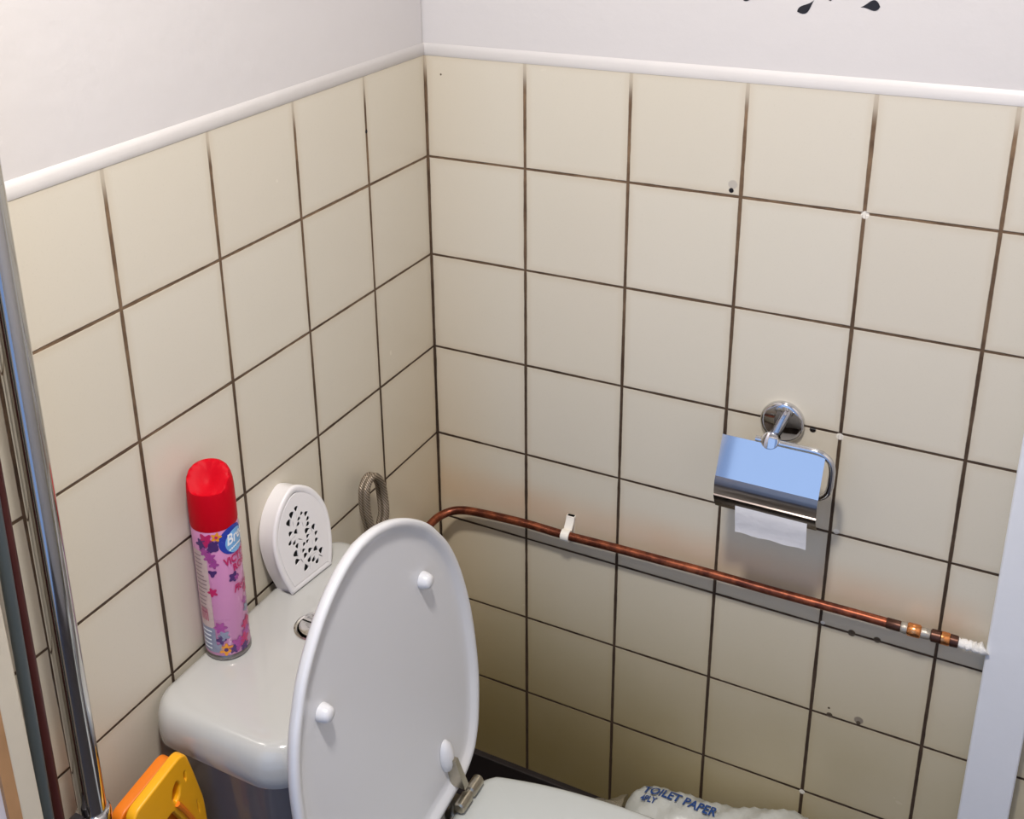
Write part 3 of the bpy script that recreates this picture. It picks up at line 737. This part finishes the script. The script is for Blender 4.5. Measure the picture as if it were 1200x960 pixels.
# ------------------------------------------------------------------ pack of toilet paper on the floor behind the seat
pk = thing('toilet_paper_pack', 'white plastic pack of toilet rolls with blue lettering between the toilet and back wall', 'toilet paper pack', (.5, -.09, FZ))
def pack_pt(x, s_, off=0.0):
    """x along the wall, s_ = arc length over the top, forward positive from the crest"""
    tx = (x-.36)/(.645-.36)
    top = -1.124 + .070*tx + .006*math.sin(tx*9) ; top -= .05*max(0, (tx-.97)/.03) + .02*max(0, (.02-tx)/.02)
    rr = .058+off; cy_, cz_ = -.076, top-.058
    a = math.radians(90) + s_/.058
    return Vector((x, cy_+rr*math.cos(a), cz_+rr*math.sin(a)))
mb = MB(); rings = []; nx = 40
for i in range(nx+1):
    tx = i/nx; x = .360+.285*tx
    e = min(tx, 1-tx)*nx; sh = 1 if e >= 3 else (.70, .90, .97)[int(e)]
    rg = []
    for k in range(25):
        s_ = -.070+.16*k/24
        q = pack_pt(x, s_); q.z += .0022*math.sin(i*.9+k*.7)+.0016*math.sin(i*2.3-k*1.1); rg.append(q)
    lowz = FZ+.004
    yb, yf_ = -.016, -.140
    q0 = rg[-1]; 
    for k in range(1, 9): rg.append(Vector((x, q0.y+(yf_-q0.y)*k/8, q0.z+(lowz-q0.z)*k/8)))
    for k in range(1, 5): rg.append(Vector((x, yf_+(yb-yf_)*k/4, lowz)))
    q1 = rg[0]
    for k in range(1, 7): rg.append(Vector((x, yb+(q1.y-yb)*k/7, lowz+(q1.z-lowz)*k/7)))
    cen = Vector((x, -.075, -1.20))
    rings.append([Vector((x, cen.y+(q.y-cen.y)*sh, max(lowz, cen.z+(q.z-cen.z)*sh))) for q in rg])
mb.loft(rings)
def pack_text(s, size, x0, s0, mi, bold, rot=0.0, sx=1.0):
    vs, fs = text_data(s, size, bold, 0, sx); c, sn = math.cos(rot), math.sin(rot)
    mb.add([pack_pt(x0+v.x*c-v.y*sn, s0-(v.x*sn+v.y*c), .0035) for v in vs], fs, mi)
pack_text('TOILET PAPER', .0245, .386, -.008, 1, .0007, rot=-.10, sx=.76)
pack_text('4PLY', .0150, .388, .008, 1, .0004, rot=-.10, sx=.8)
n = 20
mb.add([pack_pt(.468+.016*math.cos(2*PI*i/n), .036+.012*math.sin(2*PI*i/n), .0032) for i in range(n)], [tuple(range(n))], 2)
mb.build('wrapper', [M['wrap'], M['pack_blue'], M['pack_grey']], pk, smooth=70)
mb = MB(); rings = []
for i in range(9):
    tx = i/8; x = .362-.072*tx; hh = .070*(1-.35*tx)
    rings.append([Vector((x, -.085+.038*(1-.4*tx)*math.cos(2*PI*j/24)+.004*math.sin(j*2+i), -1.195-.015*tx+hh*math.sin(2*PI*j/24)*(1+.08*math.sin(j*1.7+i)))) for j in range(24)])
mb.loft(rings, False, True); mb.build('wrapper_end', M['film'], pk, smooth=70)

# ------------------------------------------------------------------ black leaf stickers high on the back wall
def leaf_poly(cx, cz, L_, W_, a, curl=.0):
    a = math.radians(a); up = []; n = 12
    for i in range(n+1):
        t_ = i/n; up.append((t_, W_*.5*math.sin(PI*t_**1.9)**.8))
    pts = [(t_*L_-L_/2, w_+curl*math.sin(PI*t_)) for t_, w_ in up] + [(t_*L_-L_/2, -w_*.75+curl*math.sin(PI*t_)) for t_, w_ in up[::-1][1:-1]]
    return [Vector((cx+x*math.cos(a)-y*math.sin(a), cz+x*math.sin(a)+y*math.cos(a))) for x, y in pts]
XZ = Matrix(((1, 0, 0, 0), (0, 0, -1, .0026), (0, 1, 0, 0), (0, 0, 0, 1)))
for (cx, cz, L_, W_, a, cu_, lab) in (
        (.5945, .0945, .0215, .0140, 4, .001, 'black leaf sticker on the wall, rightmost of the row at the top edge'),
        (.5215, .0920, .0240, .0115, 218, .002, 'black leaf sticker on the wall, tilted and second largest at the top edge'),
        (.4550, .0990, .0180, .0060, 212, .000, 'thin black leaf tip on the wall, leftmost at the top edge'),
        (.5470, .1060, .0150, .0070, -70, .000, 'tiny black leaf tip on the wall between the two larger leaves')):
    o = plate2d([leaf_poly(cx, cz, L_, W_, a, cu_)], .0002, 0, XZ, 'leaf_sticker', M['black_vinyl'], None, smooth=0)
    tag(o, lab, 'wall sticker', 'black leaf stickers above the tiles')
